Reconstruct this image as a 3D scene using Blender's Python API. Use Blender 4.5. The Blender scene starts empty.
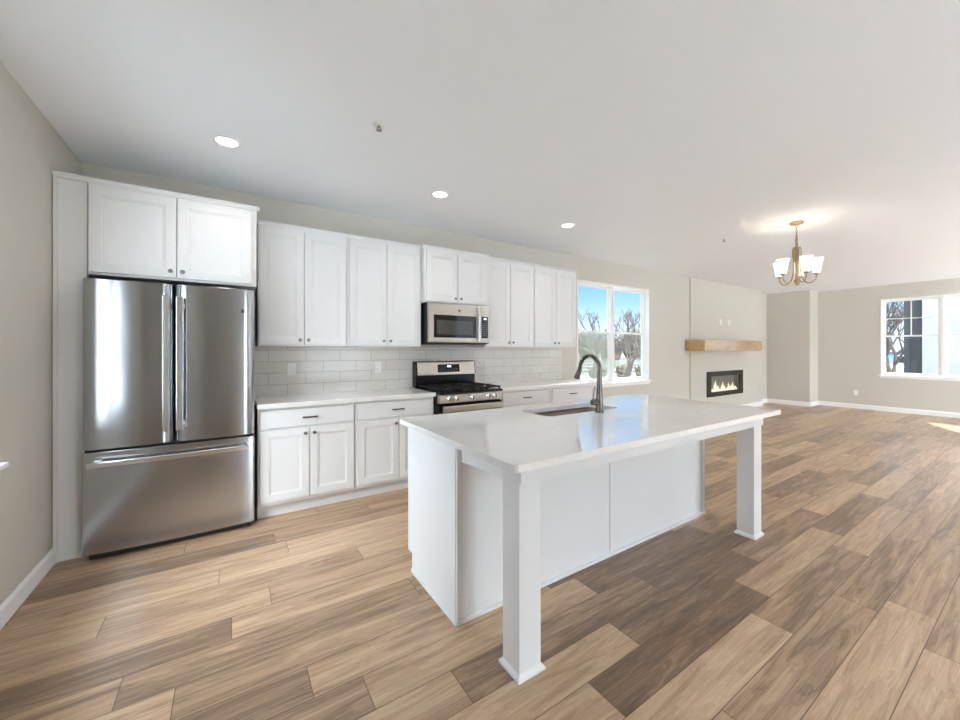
import bpy, bmesh, math, random
from mathutils import Vector, Matrix
R = random.Random(7)
sc = bpy.context.scene
COL = sc.collection

# ------------------------------------------------------------------ camera
F, YAW, CAMH, PPX, PPY = 388.55, 0.5954, 1.3374, 493.72, 349.47
cam_d = bpy.data.cameras.new('camera'); cam = bpy.data.objects.new('camera', cam_d); COL.objects.link(cam)
cam_d.sensor_width = 36; cam_d.lens = F * 36 / 960
cam_d.shift_x = -(PPX - 480) / 960; cam_d.shift_y = -(360 - PPY) / 960
cam_d.clip_start = .02; cam_d.clip_end = 500
cam.location = (0, 0, CAMH); cam.rotation_euler = (math.pi/2, 0, -YAW)
sc.camera = cam

# ------------------------------------------------------------------ exposure / world / sun
sc.view_settings.view_transform = 'Standard'; sc.view_settings.look = 'None'
sc.view_settings.gamma = 1; sc.view_settings.use_curve_mapping = False
sc.view_settings.exposure = 0.62
try:
    sc.cycles.use_denoising = True
    sc.cycles.max_bounces = 14; sc.cycles.diffuse_bounces = 8; sc.cycles.glossy_bounces = 5
    sc.cycles.transparent_max_bounces = 16
    sc.cycles.blur_glossy = 1.0; sc.cycles.sample_clamp_indirect = 20
except Exception:
    pass
SKY_BRIGHT = 8.6
SUN = 11.0
world = bpy.data.worlds.new('world'); sc.world = world; world.use_nodes = True
nt = world.node_tree; nt.nodes.clear()
def N(t, kind, **kw):
    n = t.nodes.new(kind)
    for k, v in kw.items():
        if k == 'inp':
            for a, b in v.items(): n.inputs[a].default_value = b
        else: setattr(n, k, v)
    return n
tc = N(nt, 'ShaderNodeTexCoord'); nrm = N(nt, 'ShaderNodeVectorMath', operation='NORMALIZE')
nt.links.new(tc.outputs['Generated'], nrm.inputs[0])
sep = N(nt, 'ShaderNodeSeparateXYZ'); nt.links.new(nrm.outputs[0], sep.inputs[0])
ramp = N(nt, 'ShaderNodeValToRGB'); nt.links.new(sep.outputs['Z'], ramp.inputs[0])
cr = ramp.color_ramp
cr.elements[0].position = 0.0; cr.elements[0].color = (.78, .87, .95, 1)
cr.elements[1].position = .9; cr.elements[1].color = (.45, .75, 1.1, 1)
for p, c in ((.05, (.62, .80, .97, 1)), (.11, (.33, .60, .93, 1)), (.17, (.20, .47, .90, 1)), (.27, (.50, .80, 1.12, 1))):
    e = cr.elements.new(p); e.color = c
dot = N(nt, 'ShaderNodeVectorMath', operation='DOT_PRODUCT'); dot.inputs[1].default_value = (-.42, -.90, .10)
nt.links.new(nrm.outputs[0], dot.inputs[0])
mr = N(nt, 'ShaderNodeMapRange', interpolation_type='SMOOTHSTEP', inp={'From Min': .0, 'From Max': .75})
nt.links.new(dot.outputs['Value'], mr.inputs['Value'])
mixw = N(nt, 'ShaderNodeMix', data_type='RGBA'); nt.links.new(mr.outputs['Result'], mixw.inputs['Factor'])
nt.links.new(ramp.outputs['Color'], mixw.inputs[6])
zen = N(nt, 'ShaderNodeMath', operation='MULTIPLY_ADD', inp={1: 3.2, 2: .40}); zc_ = N(nt, 'ShaderNodeMath', operation='MAXIMUM'); zc_.inputs[1].default_value = 0
nt.links.new(sep.outputs['Z'], zc_.inputs[0]); nt.links.new(zc_.outputs[0], zen.inputs[0])
hz = N(nt, 'ShaderNodeVectorMath', operation='SCALE'); hz.inputs[0].default_value = (SKY_BRIGHT * .91, SKY_BRIGHT * .985, SKY_BRIGHT * 1.085)
nt.links.new(zen.outputs[0], hz.inputs['Scale']); nt.links.new(hz.outputs[0], mixw.inputs[7])
bg = N(nt, 'ShaderNodeBackground'); nt.links.new(mixw.outputs[2], bg.inputs['Color'])
wo = N(nt, 'ShaderNodeOutputWorld'); nt.links.new(bg.outputs[0], wo.inputs['Surface'])
sun_d = bpy.data.lights.new('sun', 'SUN'); sun_d.energy = SUN; sun_d.angle = .012; sun_d.color = (1, .97, .93)
sun = bpy.data.objects.new('sun', sun_d); COL.objects.link(sun)
SUND = Vector((-.737, -.43, -.515)).normalized()
sun.rotation_euler = SUND.to_track_quat('-Z', 'Y').to_euler(); sun.location = (20, 12, 14)

def portal(name, loc, rot, sx, sy):
    d = bpy.data.lights.new(name, 'AREA'); d.shape = 'RECTANGLE'; d.size = sx; d.size_y = sy; d.energy = 1
    o = bpy.data.objects.new(name, d); COL.objects.link(o); o.location = loc; o.rotation_euler = rot
    d.cycles.is_portal = True
    return o

# ------------------------------------------------------------------ room numbers
XL, XF, YW, YB, H, TH = -.921, 11.74, 4.11, -2.6, 2.732, .15
XJ, YJ = 11.21, 3.374               # alcove jog at the far wall
YBUMP, BX0, BX1 = 4.085, 7.37, 10.50  # fireplace wall
WIN1 = (4.29, 6.07, .80, 2.385)     # kitchen window, in wall y=YW
WIN2 = (.50, 2.285, .78, 2.43)       # far window, in wall x=XF
WIN3 = (1.30, 2.84, .79, 2.05)       # left window, in wall x=XL
WIN4 = (1.5, 3.0, .05, 2.25)       # unseen opening behind the camera, added and sized to light the kitchen
WIN5 = (5.4, 8.0, .05, 2.42)  # this and the next: unseen too, enlarged to brighten the ceiling
WIN6 = (8.8, 11.2, .05, 2.42)
HP = math.pi/2
for nm, w in (('daylight_patio', WIN4), ('daylight_living', WIN5), ('daylight_dining', WIN6)):  # sampling portals at the added openings
    portal(nm, ((w[0]+w[1])/2, YB-TH-.02, (w[2]+w[3])/2), (HP, 0, 0), w[1]-w[0], w[3]-w[2]).rotation_euler = (-HP, 0, 0) if False else (HP, 0, math.pi)
portal('daylight_left', (XL-TH-.02, (WIN3[0]+WIN3[1])/2, (WIN3[2]+WIN3[3])/2), (HP, 0, HP), WIN3[1]-WIN3[0], WIN3[3]-WIN3[2])
portal('daylight_kitchen', ((WIN1[0]+WIN1[1])/2, YW+TH+.02, (WIN1[2]+WIN1[3])/2), (HP, 0, 0), WIN1[1]-WIN1[0], WIN1[3]-WIN1[2])
portal('daylight_far', (XF+TH+.02, (WIN2[0]+WIN2[1])/2, (WIN2[2]+WIN2[3])/2), (HP, 0, -HP), WIN2[1]-WIN2[0], WIN2[3]-WIN2[2])
# aim every portal into the room
for o in list(sc.objects):
    if o.type == 'LIGHT' and o.data.type == 'AREA':
        d = Vector((0, 0, 0))
        l = o.location
        if l.y < YB: d = Vector((0, 1, 0))
        elif l.x < XL: d = Vector((1, 0, 0))
        elif l.y > YW: d = Vector((0, -1, 0))
        else: d = Vector((-1, 0, 0))
        o.rotation_euler = d.to_track_quat('-Z', 'Z').to_euler()

# ------------------------------------------------------------------ helpers: materials
def lin(r, g, b):
    f = lambda v: ((v/255 + .055)/1.055)**2.4 if v > 10 else v/255/12.92
    return (f(r), f(g), f(b), 1)
def pmat(name, col, rough=.5, metal=0, noise=0.0, nscale=8, bump=0.0, bscale=120, aniso=0, emit=None, estr=0, coat=0, ior=1.5, stretch=(1, 1, 1)):
    m = bpy.data.materials.new(name); m.use_nodes = True
    t = m.node_tree; b = t.nodes['Principled BSDF']
    b.inputs['Roughness'].default_value = rough; b.inputs['Metallic'].default_value = metal
    b.inputs['IOR'].default_value = ior; b.inputs['Coat Weight'].default_value = coat
    b.inputs['Base Color'].default_value = col
    co = N(t, 'ShaderNodeTexCoord'); mp = N(t, 'ShaderNodeMapping'); mp.inputs['Scale'].default_value = stretch
    t.links.new(co.outputs['Object'], mp.inputs['Vector'])
    if noise:
        nz = N(t, 'ShaderNodeTexNoise', inp={'Scale': nscale, 'Detail': 4}); t.links.new(mp.outputs[0], nz.inputs['Vector'])
        mx = N(t, 'ShaderNodeMix', data_type='RGBA')
        mx.inputs[6].default_value = tuple(c*(1-noise) for c in col[:3]) + (1,)
        mx.inputs[7].default_value = tuple(min(1, c*(1+noise)) for c in col[:3]) + (1,)
        t.links.new(nz.outputs['Fac'], mx.inputs['Factor']); t.links.new(mx.outputs[2], b.inputs['Base Color'])
    if bump:
        nb = N(t, 'ShaderNodeTexNoise', inp={'Scale': bscale, 'Detail': 2}); t.links.new(mp.outputs[0], nb.inputs['Vector'])
        bp = N(t, 'ShaderNodeBump', inp={'Strength': bump, 'Distance': .002}); t.links.new(nb.outputs['Fac'], bp.inputs['Height'])
        t.links.new(bp.outputs[0], b.inputs['Normal'])
    if aniso:
        b.inputs['Anisotropic'].default_value = aniso; b.inputs['Anisotropic Rotation'].default_value = .25
    if emit:
        b.inputs['Emission Color'].default_value = emit; b.inputs['Emission Strength'].default_value = estr
    return m
M = {}
M['wall'] = pmat('wall_paint', lin(205, 201, 191), .75, noise=.012, nscale=3, bump=.08, bscale=260)
M['ceiling'] = pmat('ceiling_paint', lin(242, 245, 249), .8, noise=.01, nscale=2, bump=.12, bscale=180)
M['trim'] = pmat('white_trim_paint', lin(243, 243, 242), .35, noise=.006, nscale=5)
M['cab'] = pmat('cabinet_white_paint', lin(230, 230, 230), .38, noise=.006, nscale=6)
M['island'] = pmat('island_white_paint', lin(229, 230, 232), .4, noise=.006, nscale=6)
M['nickel'] = pmat('satin_nickel', lin(150, 146, 140), .3, 1, noise=.05, nscale=40)
M['pewter'] = pmat('dark_pewter', lin(95, 90, 86), .35, 1, noise=.05, nscale=40)
M['gun'] = pmat('dark_steel_faucet', lin(118, 112, 106), .22, 1, noise=.05, nscale=30)
M['bronze'] = pmat('brushed_bronze_nickel', lin(176, 156, 128), .3, 1, noise=.06, nscale=30)
M['black'] = pmat('black_enamel', lin(18, 18, 19), .25, 0, noise=.1, nscale=20)
M['iron'] = pmat('cast_iron', lin(24, 24, 25), .55, 0, noise=.2, nscale=60, bump=.2, bscale=300)
M['dark'] = pmat('dark_grey_plastic', lin(40, 40, 42), .45, 0, noise=.08, nscale=20)
M['glassblk'] = pmat('black_glass', lin(12, 12, 13), .06, 0, noise=.1, nscale=5, coat=.5)
M['mwglass'] = pmat('smoked_oven_glass', lin(70, 72, 68), .12, 0, noise=.15, nscale=5, coat=.4)
M['steel'] = pmat('brushed_stainless', lin(186, 190, 196), .17, 1, noise=.04, nscale=3, aniso=.6, bump=.12, bscale=7, stretch=(1, 1, .06))
M['steel2'] = pmat('stainless_trim', lin(205, 198, 188), .28, 1, noise=.04, nscale=4, stretch=(40, 1, 1))
M['sink'] = pmat('sink_stainless', lin(128, 120, 112), .38, 1, noise=.08, nscale=12)
M['handle'] = pmat('polished_handle_steel', lin(222, 222, 222), .22, 1, noise=.03, nscale=10)
M['plate'] = pmat('white_plastic_plate', lin(238, 238, 236), .3, noise=.004, nscale=10)
M['slot'] = pmat('plate_slot_grey', lin(120, 120, 118), .5, noise=.05, nscale=10)
M['lamp'] = pmat('lamp_lens', lin(255, 250, 240), .4, noise=.002, nscale=5, emit=(1, .95, .86, 1), estr=9)
M['shade'] = pmat('frosted_shade_glass', lin(250, 246, 236), .35, noise=.004, nscale=5, emit=(1, .93, .80, 1), estr=1.1)
M['display'] = pmat('blue_white_display', lin(30, 34, 36), .2, noise=.02, nscale=4, emit=(.75, .95, 1, 1), estr=2.2)
M['print'] = pmat('grey_button_print', lin(112, 112, 112), .5, noise=.02, nscale=4)
M['flame'] = pmat('flame_glow', lin(255, 225, 190), .6, noise=.02, nscale=4, emit=(1, .74, .52, 1), estr=1.1)
M['ember'] = pmat('glowing_glass_media', lin(235, 190, 160), .3, noise=.3, nscale=60, emit=(1, .66, .48, 1), estr=.6)
M['firebox'] = pmat('firebox_panel', lin(120, 120, 108), .35, noise=.12, nscale=5)  # grey-green tone stands in for reflections on the glass front
M['bark'] = pmat('tree_bark', lin(60, 52, 48), .9, noise=.2, nscale=6)
M['brush'] = pmat('dry_brush', lin(62, 57, 46), .95, noise=.45, nscale=9, bump=.6, bscale=20)
M['fence'] = pmat('weathered_fence', lin(78, 80, 76), .85, noise=.2, nscale=6)
M['siding_dark'] = pmat('grey_siding', lin(74, 75, 80), .7, noise=.05, nscale=6)
M['siding_white'] = pmat('white_siding', lin(170, 170, 178), .7, noise=.02, nscale=6)
M['siding_blue'] = pmat('blue_siding', lin(92, 122, 152), .7, noise=.05, nscale=6)
M['roof'] = pmat('roof_shingle', lin(70, 66, 66), .9, noise=.2, nscale=12)
M['white_alias'] = M['trim']  # plain trim paint under a second key

def glass_mat(name, tint=(1, 1, 1, 1), refl=.07):
    m = bpy.data.materials.new(name); m.use_nodes = True; t = m.node_tree; t.nodes.clear()
    tr = N(t, 'ShaderNodeBsdfTransparent'); tr.inputs[0].default_value = tint
    gl = N(t, 'ShaderNodeBsdfGlossy'); gl.inputs['Roughness'].default_value = .01
    lw = N(t, 'ShaderNodeLayerWeight'); lw.inputs['Blend'].default_value = .5
    pw = N(t, 'ShaderNodeMath', operation='POWER'); pw.inputs[1].default_value = 4; t.links.new(lw.outputs['Facing'], pw.inputs[0])
    ma = N(t, 'ShaderNodeMath', operation='MULTIPLY_ADD'); ma.inputs[1].default_value = .5; ma.inputs[2].default_value = .025
    t.links.new(pw.outputs[0], ma.inputs[0])
    mx = N(t, 'ShaderNodeMixShader'); t.links.new(ma.outputs[0], mx.inputs[0])
    t.links.new(tr.outputs[0], mx.inputs[1]); t.links.new(gl.outputs[0], mx.inputs[2])
    o = N(t, 'ShaderNodeOutputMaterial'); t.links.new(mx.outputs[0], o.inputs[0])
    return m
M['glass'] = glass_mat('window_glass', (.97, .99, .98, 1))
def screen_mat():
    m = bpy.data.materials.new('insect_screen'); m.use_nodes = True; t = m.node_tree; t.nodes.clear()
    tr = N(t, 'ShaderNodeBsdfTransparent'); df = N(t, 'ShaderNodeBsdfDiffuse'); df.inputs[0].default_value = lin(130, 134, 128)
    tl = N(t, 'ShaderNodeBsdfTranslucent'); tl.inputs[0].default_value = lin(150, 156, 148)
    ad = N(t, 'ShaderNodeMixShader'); ad.inputs[0].default_value = .5
    t.links.new(df.outputs[0], ad.inputs[1]); t.links.new(tl.outputs[0], ad.inputs[2])
    mx = N(t, 'ShaderNodeMixShader'); mx.inputs[0].default_value = .38
    t.links.new(tr.outputs[0], mx.inputs[1]); t.links.new(ad.outputs[0], mx.inputs[2])
    o = N(t, 'ShaderNodeOutputMaterial'); t.links.new(mx.outputs[0], o.inputs[0])
    return m
M['screen'] = screen_mat()

def quartz_mat():
    m = pmat('white_quartz', lin(236, 234, 232), .025, noise=.02, nscale=5, ior=1.65)
    t = m.node_tree; b = t.nodes['Principled BSDF']
    co = N(t, 'ShaderNodeTexCoord')
    n1 = N(t, 'ShaderNodeTexNoise', inp={'Scale': 1.3, 'Detail': 6, 'Distortion': 1.2}); t.links.new(co.outputs['Object'], n1.inputs['Vector'])
    rp = N(t, 'ShaderNodeValToRGB'); e = rp.color_ramp.elements
    e[0].position = .47; e[0].color = lin(237, 236, 234); e[1].position = .53; e[1].color = lin(237, 236, 234)
    k = e.new(.5); k.color = lin(232, 231, 229)
    t.links.new(n1.outputs['Fac'], rp.inputs[0]); t.links.new(rp.outputs[0], b.inputs['Base Color'])
    return m
M['quartz'] = quartz_mat()

def wood_mat(name, c0, c1, c2, rough, axis='X'):
    m = bpy.data.materials.new(name); m.use_nodes = True; t = m.node_tree; b = t.nodes['Principled BSDF']
    co = N(t, 'ShaderNodeTexCoord'); mp = N(t, 'ShaderNodeMapping')
    mp.inputs['Scale'].default_value = (1, 14, 14) if axis == 'X' else (14, 1, 14)
    t.links.new(co.outputs['Object'], mp.inputs['Vector'])
    nz = N(t, 'ShaderNodeTexNoise', inp={'Scale': 2.2, 'Detail': 8, 'Roughness': .65, 'Distortion': .6}); t.links.new(mp.outputs[0], nz.inputs['Vector'])
    rp = N(t, 'ShaderNodeValToRGB'); e = rp.color_ramp.elements
    e[0].position = .3; e[0].color = c0; e[1].position = .72; e[1].color = c2; k = e.new(.5); k.color = c1
    t.links.new(nz.outputs['Fac'], rp.inputs[0]); t.links.new(rp.outputs[0], b.inputs['Base Color'])
    b.inputs['Roughness'].default_value = rough
    return m
M['oak'] = wood_mat('oak_mantel_wood', lin(150, 112, 66), lin(190, 152, 100), lin(208, 174, 122), .10)

ob = M['oak'].node_tree.nodes['Principled BSDF']; ob.inputs['IOR'].default_value = 1.6; ob.inputs['Coat Weight'].default_value = 1; ob.inputs['Coat Roughness'].default_value = .05; ob.inputs['Coat IOR'].default_value = 1.6

def tile_mat():
    m = bpy.data.materials.new('white_subway_tile'); m.use_nodes = True; t = m.node_tree; b = t.nodes['Principled BSDF']
    co = N(t, 'ShaderNodeTexCoord'); sp = N(t, 'ShaderNodeSeparateXYZ'); t.links.new(co.outputs['Object'], sp.inputs[0])
    cb = N(t, 'ShaderNodeCombineXYZ'); t.links.new(sp.outputs['X'], cb.inputs[0]); t.links.new(sp.outputs['Z'], cb.inputs[1])
    mp = N(t, 'ShaderNodeMapping'); t.links.new(cb.outputs[0], mp.inputs['Vector']); mp.inputs['Location'].default_value = (.025, 0.01, 0)
    br = N(t, 'ShaderNodeTexBrick', offset=.5, inp={'Scale': 1, 'Mortar Size': .0022, 'Mortar Smooth': .3, 'Brick Width': .312, 'Row Height': .107})
    br.inputs['Color1'].default_value = lin(226, 222, 216); br.inputs['Color2'].default_value = lin(220, 215, 209); br.inputs['Mortar'].default_value = lin(172, 166, 160)
    t.links.new(mp.outputs[0], br.inputs['Vector']); t.links.new(br.outputs['Color'], b.inputs['Base Color'])
    nz = N(t, 'ShaderNodeTexNoise', inp={'Scale': 9, 'Detail': 2}); t.links.new(co.outputs['Object'], nz.inputs['Vector'])
    ma = N(t, 'ShaderNodeMath', operation='MULTIPLY_ADD'); t.links.new(br.outputs['Fac'], ma.inputs[0]); ma.inputs[1].default_value = -1
    ml = N(t, 'ShaderNodeMath', operation='MULTIPLY'); ml.inputs[1].default_value = .25; t.links.new(nz.outputs['Fac'], ml.inputs[0])
    t.links.new(ml.outputs[0], ma.inputs[2])
    bp = N(t, 'ShaderNodeBump', inp={'Strength': .5, 'Distance': .0015}); t.links.new(ma.outputs[0], bp.inputs['Height']); t.links.new(bp.outputs[0], b.inputs['Normal'])
    b.inputs['Roughness'].default_value = .16
    return m
M['tile'] = tile_mat()

def siding_bump(m, pitch):
    t = m.node_tree; b = t.nodes['Principled BSDF']
    co = N(t, 'ShaderNodeTexCoord'); sp = N(t, 'ShaderNodeSeparateXYZ'); t.links.new(co.outputs['Object'], sp.inputs[0])
    d = N(t, 'ShaderNodeMath', operation='DIVIDE'); d.inputs[1].default_value = pitch; t.links.new(sp.outputs['Z'], d.inputs[0])
    fr = N(t, 'ShaderNodeMath', operation='FRACT'); t.links.new(d.outputs[0], fr.inputs[0])
    bp = N(t, 'ShaderNodeBump', inp={'Strength': .6, 'Distance': .02}, invert=True); t.links.new(fr.outputs[0], bp.inputs['Height']); t.links.new(bp.outputs[0], b.inputs['Normal'])
siding_bump(M['siding_white'], .16); siding_bump(M['siding_blue'], .18)

def floor_mat():
    m = bpy.data.materials.new('oak_plank_flooring'); m.use_nodes = True; t = m.node_tree; b = t.nodes['Principled BSDF']
    L = t.links.new
    uv = N(t, 'ShaderNodeUVMap', uv_map='metric'); sp = N(t, 'ShaderNodeSeparateXYZ'); L(uv.outputs[0], sp.inputs[0])
    at = N(t, 'ShaderNodeAttribute', attribute_name='tone'); al = N(t, 'ShaderNodeAttribute', attribute_name='length'); ar = N(t, 'ShaderNodeAttribute', attribute_name='seed')
    def math_(op, a, b_=None, c=None):
        n = N(t, 'ShaderNodeMath', operation=op)
        for i, v in enumerate((a, b_, c)):
            if v is None: continue
            if isinstance(v, (int, float)): n.inputs[i].default_value = v
            else: L(v, n.inputs[i])
        return n.outputs[0]
    # long grain: noise stretched along the plank
    cb = N(t, 'ShaderNodeCombineXYZ')
    L(math_('MULTIPLY', sp.outputs['X'], 1.0), cb.inputs[0]); L(math_('MULTIPLY', sp.outputs['Y'], 11.0), cb.inputs[1]); L(math_('MULTIPLY', ar.outputs['Fac'], 91.0), cb.inputs[2])
    n1 = N(t, 'ShaderNodeTexNoise', inp={'Scale': 1.7, 'Detail': 5, 'Roughness': .55, 'Distortion': 1.1}); L(cb.outputs[0], n1.inputs['Vector'])
    cb2 = N(t, 'ShaderNodeCombineXYZ')
    L(math_('MULTIPLY', sp.outputs['X'], 3.0), cb2.inputs[0]); L(math_('MULTIPLY', sp.outputs['Y'], 130.0), cb2.inputs[1]); L(math_('MULTIPLY', ar.outputs['Fac'], 57.0), cb2.inputs[2])
    n2 = N(t, 'ShaderNodeTexNoise', inp={'Scale': 1.5, 'Detail': 3, 'Roughness': .6}); L(cb2.outputs[0], n2.inputs['Vector'])
    # cathedral figure
    wv = math_('SINE', math_('MULTIPLY', n1.outputs['Fac'], 62.0))
    g = math_('ADD', math_('MULTIPLY', math_('SUBTRACT', n1.outputs['Fac'],   .5), 1.0), math_('MULTIPLY', wv, .05))
    g = math_('ADD', g, math_('MULTIPLY', math_('SUBTRACT', n2.outputs['Fac'], .5), .46))
    v = math_('ADD', at.outputs['Fac'], g)
    rp = N(t, 'ShaderNodeValToRGB'); e = rp.color_ramp.elements
    e[0].position = 0; e[0].color = lin(98, 78, 63); e[1].position = 1; e[1].color = lin(216, 190, 162)
    for p, c in ((.28, (134, 109, 87)), (.5, (172, 142, 115)), (.7, (194, 165, 135))):
        k = e.new(p); k.color = lin(*c)
    L(v, rp.inputs[0])
    # seams
    du = math_('MINIMUM', sp.outputs['X'], math_('SUBTRACT', al.outputs['Fac'], sp.outputs['X']))
    dv = math_('MINIMUM', sp.outputs['Y'], math_('SUBTRACT', .18, sp.outputs['Y']))
    dm = math_('MINIMUM', du, dv)
    sm = N(t, 'ShaderNodeMapRange', inp={'From Min': .0007, 'From Max': .0024}); L(dm, sm.inputs['Value'])
    mx = N(t, 'ShaderNodeMix', data_type='RGBA'); L(sm.outputs[0], mx.inputs['Factor'])
    mx.inputs[6].default_value = lin(92, 74, 60); L(rp.outputs[0], mx.inputs[7])
    L(mx.outputs[2], b.inputs['Base Color'])
    hh = math_('ADD', sm.outputs[0], math_('MULTIPLY', n2.outputs['Fac'], .25))
    bp = N(t, 'ShaderNodeBump', inp={'Strength': .35, 'Distance': .0012}); L(hh, bp.inputs['Height']); L(bp.outputs[0], b.inputs['Normal'])
    b.inputs['Roughness'].default_value = .36
    rr = N(t, 'ShaderNodeMapRange', inp={'To Min': .26, 'To Max': .40}); L(n1.outputs['Fac'], rr.inputs['Value']); L(rr.outputs[0], b.inputs['Roughness'])
    return m
M['floor'] = floor_mat()
def ground_mat():
    m = pmat('snowy_ground', lin(225, 228, 232), .85)
    t = m.node_tree; b = t.nodes['Principled BSDF']; co = N(t, 'ShaderNodeTexCoord')
    n = N(t, 'ShaderNodeTexNoise', inp={'Scale': .22, 'Detail': 6, 'Roughness': .6}); t.links.new(co.outputs['Object'], n.inputs['Vector'])
    rp = N(t, 'ShaderNodeValToRGB'); e = rp.color_ramp.elements
    e[0].position = .50; e[0].color = lin(72, 69, 56); e[1].position = .60; e[1].color = lin(128, 130, 130)
    t.links.new(n.outputs['Fac'], rp.inputs[0]); t.links.new(rp.outputs[0], b.inputs['Base Color'])
    return m
M['ground'] = ground_mat()
M['snow'] = pmat('bounce_snow', lin(240, 242, 246), .85, noise=.03, nscale=2)  # clean white for the unseen ground that bounces light indoors

# ------------------------------------------------------------------ helpers: meshes
WL = {}
def rootempty(name, label, cat, loc, group=None):
    o = bpy.data.objects.new(name, None); COL.objects.link(o); o.location = loc
    o.empty_display_size = .1
    o['label'] = label; o['category'] = cat
    if group: o['group'] = group
    WL[o.name] = Vector(loc)
    return o
def smooth_by_angle(me, ang=35):
    bm = bmesh.new(); bm.from_mesh(me)
    for f in bm.faces: f.smooth = True
    for e in bm.edges:
        e.smooth = not (len(e.link_faces) == 2 and e.calc_face_angle(0) > math.radians(ang))
    bm.to_mesh(me); bm.free()
def obj(name, bm, mat, parent=None, bev=0, seg=2, loc=None, label=None, cat=None, group=None, kind=None, smooth=False):
    """bm holds world coordinates; origin is the parent's root or loc"""
    base = WL[parent.name] if parent is not None else Vector(loc if loc is not None else (0, 0, 0))
    bmesh.ops.recalc_face_normals(bm, faces=bm.faces)
    bmesh.ops.translate(bm, verts=bm.verts, vec=-base)
    me = bpy.data.meshes.new(name); bm.to_mesh(me); bm.free()
    for m_ in (mat if isinstance(mat, (list, tuple)) else [mat]): me.materials.append(m_)
    if smooth: smooth_by_angle(me, smooth if smooth is not True else 35)
    o = bpy.data.objects.new(name, me); COL.objects.link(o)
    if parent is not None: o.parent = parent; WL[o.name] = base
    else: o.location = base; WL[o.name] = base
    if bev:
        md = o.modifiers.new('bevel', 'BEVEL'); md.width = bev; md.segments = seg; md.limit_method = 'ANGLE'; md.angle_limit = math.radians(40)
        md.harden_normals = False
    if label: o['label'] = label
    if cat: o['category'] = cat
    if group: o['group'] = group
    if kind: o['kind'] = kind
    return o
def nb(): return bmesh.new()
def box(bm, x0, x1, y0, y1, z0, z1):
    vs = [bm.verts.new(p) for p in ((x0,y0,z0),(x1,y0,z0),(x1,y1,z0),(x0,y1,z0),(x0,y0,z1),(x1,y0,z1),(x1,y1,z1),(x0,y1,z1))]
    for q in ((0,3,2,1),(4,5,6,7),(0,1,5,4),(1,2,6,5),(2,3,7,6),(3,0,4,7)): bm.faces.new([vs[i] for i in q])
    return bm
def frame_axes(d):
    d = Vector(d).normalized(); a = Vector((0, 0, 1)) if abs(d.z) < .9 else Vector((1, 0, 0))
    u = d.cross(a).normalized(); return u, d.cross(u).normalized()
def tube(bm, pts, rad, n=12, cap=True):
    pts = [Vector(p) for p in pts]; rings = []
    rads = rad if isinstance(rad, (list, tuple)) else [rad]*len(pts)
    u = None
    for i, p in enumerate(pts):
        d = (pts[min(i+1, len(pts)-1)] - pts[max(i-1, 0)]).normalized()
        if u is None: u, v = frame_axes(d)
        else:
            u = (u - d*u.dot(d)).normalized(); v = d.cross(u)
        rings.append([bm.verts.new(p + (u*math.cos(2*math.pi*k/n) + v*math.sin(2*math.pi*k/n))*rads[i]) for k in range(n)])
    for a, b in zip(rings, rings[1:]):
        for k in range(n): bm.faces.new((a[k], a[(k+1) % n], b[(k+1) % n], b[k]))
    if cap:
        bm.faces.new(rings[0]); bm.faces.new(rings[-1])
    return bm
def lathe(bm, prof, c, axis='Z', n=24, close=True):
    """prof: list of (radius, along)"""
    c = Vector(c); ax = {'X': Vector((1,0,0)), 'Y': Vector((0,1,0)), 'Z': Vector((0,0,1)), '-Y': Vector((0,-1,0))}[axis] if isinstance(axis, str) else Vector(axis).normalized()
    u, v = frame_axes(ax); rings = []
    for r, h in prof:
        if r < 1e-6: rings.append([bm.verts.new(c + ax*h)])
        else: rings.append([bm.verts.new(c + ax*h + (u*math.cos(2*math.pi*k/n)+v*math.sin(2*math.pi*k/n))*r) for k in range(n)])
    for a, b in zip(rings, rings[1:]):
        for k in range(n):
            k2 = (k+1) % n
            if len(a) == 1 and len(b) == 1: continue
            if len(a) == 1: bm.faces.new((a[0], b[k2], b[k]))
            elif len(b) == 1: bm.faces.new((a[k], a[k2], b[0]))
            else: bm.faces.new((a[k], a[k2], b[k2], b[k]))
    if close:
        for r in (rings[0], rings[-1]):
            if len(r) > 2: bm.faces.new(r)
    return bm
def cyl(bm, p0, p1, r, n=16): return tube(bm, [p0, p1], r, n)
def prism(bm, poly, axis, a, b):
    """extrude 2D poly along axis: poly coords are the two remaining axes in order"""
    def P(q, t):
        if axis == 'X': return (t, q[0], q[1])
        if axis == 'Y': return (q[0], t, q[1])
        return (q[0], q[1], t)
    A = [bm.verts.new(P(q, a)) for q in poly]; B = [bm.verts.new(P(q, b)) for q in poly]
    n = len(poly)
    for i in range(n): bm.faces.new((A[i], A[(i+1) % n], B[(i+1) % n], B[i]))
    bm.faces.new(A); bm.faces.new(B)
    return bm
def rrect(x0, x1, y0, y1, r, n=5):
    out = []
    for cx, cy, a0 in ((x1-r, y1-r, 0), (x0+r, y1-r, 90), (x0+r, y0+r, 180), (x1-r, y0+r, 270)):
        for k in range(n+1):
            a = math.radians(a0 + 90*k/n); out.append((cx + r*math.cos(a), cy + r*math.sin(a)))
    return out
def slab_with_hole(bm, outer, inner, z0, z1):
    tops = {}
    for z in (z0, z1):
        loops = []
        es = []
        for poly in (outer, inner):
            vs = [bm.verts.new((x, y, z)) for x, y in poly]
            loops.append(vs)
            es += [bm.edges.new((vs[i], vs[(i+1) % len(vs)])) for i in range(len(vs))]
        bmesh.ops.triangle_fill(bm, edges=es, use_beauty=True)
        tops[z] = loops
    for k in (0, 1):
        a, b = tops[z0][k], tops[z1][k]; n = len(a)
        for i in range(n): bm.faces.new((a[i], a[(i+1) % n], b[(i+1) % n], b[i]))
    return bm
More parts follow.
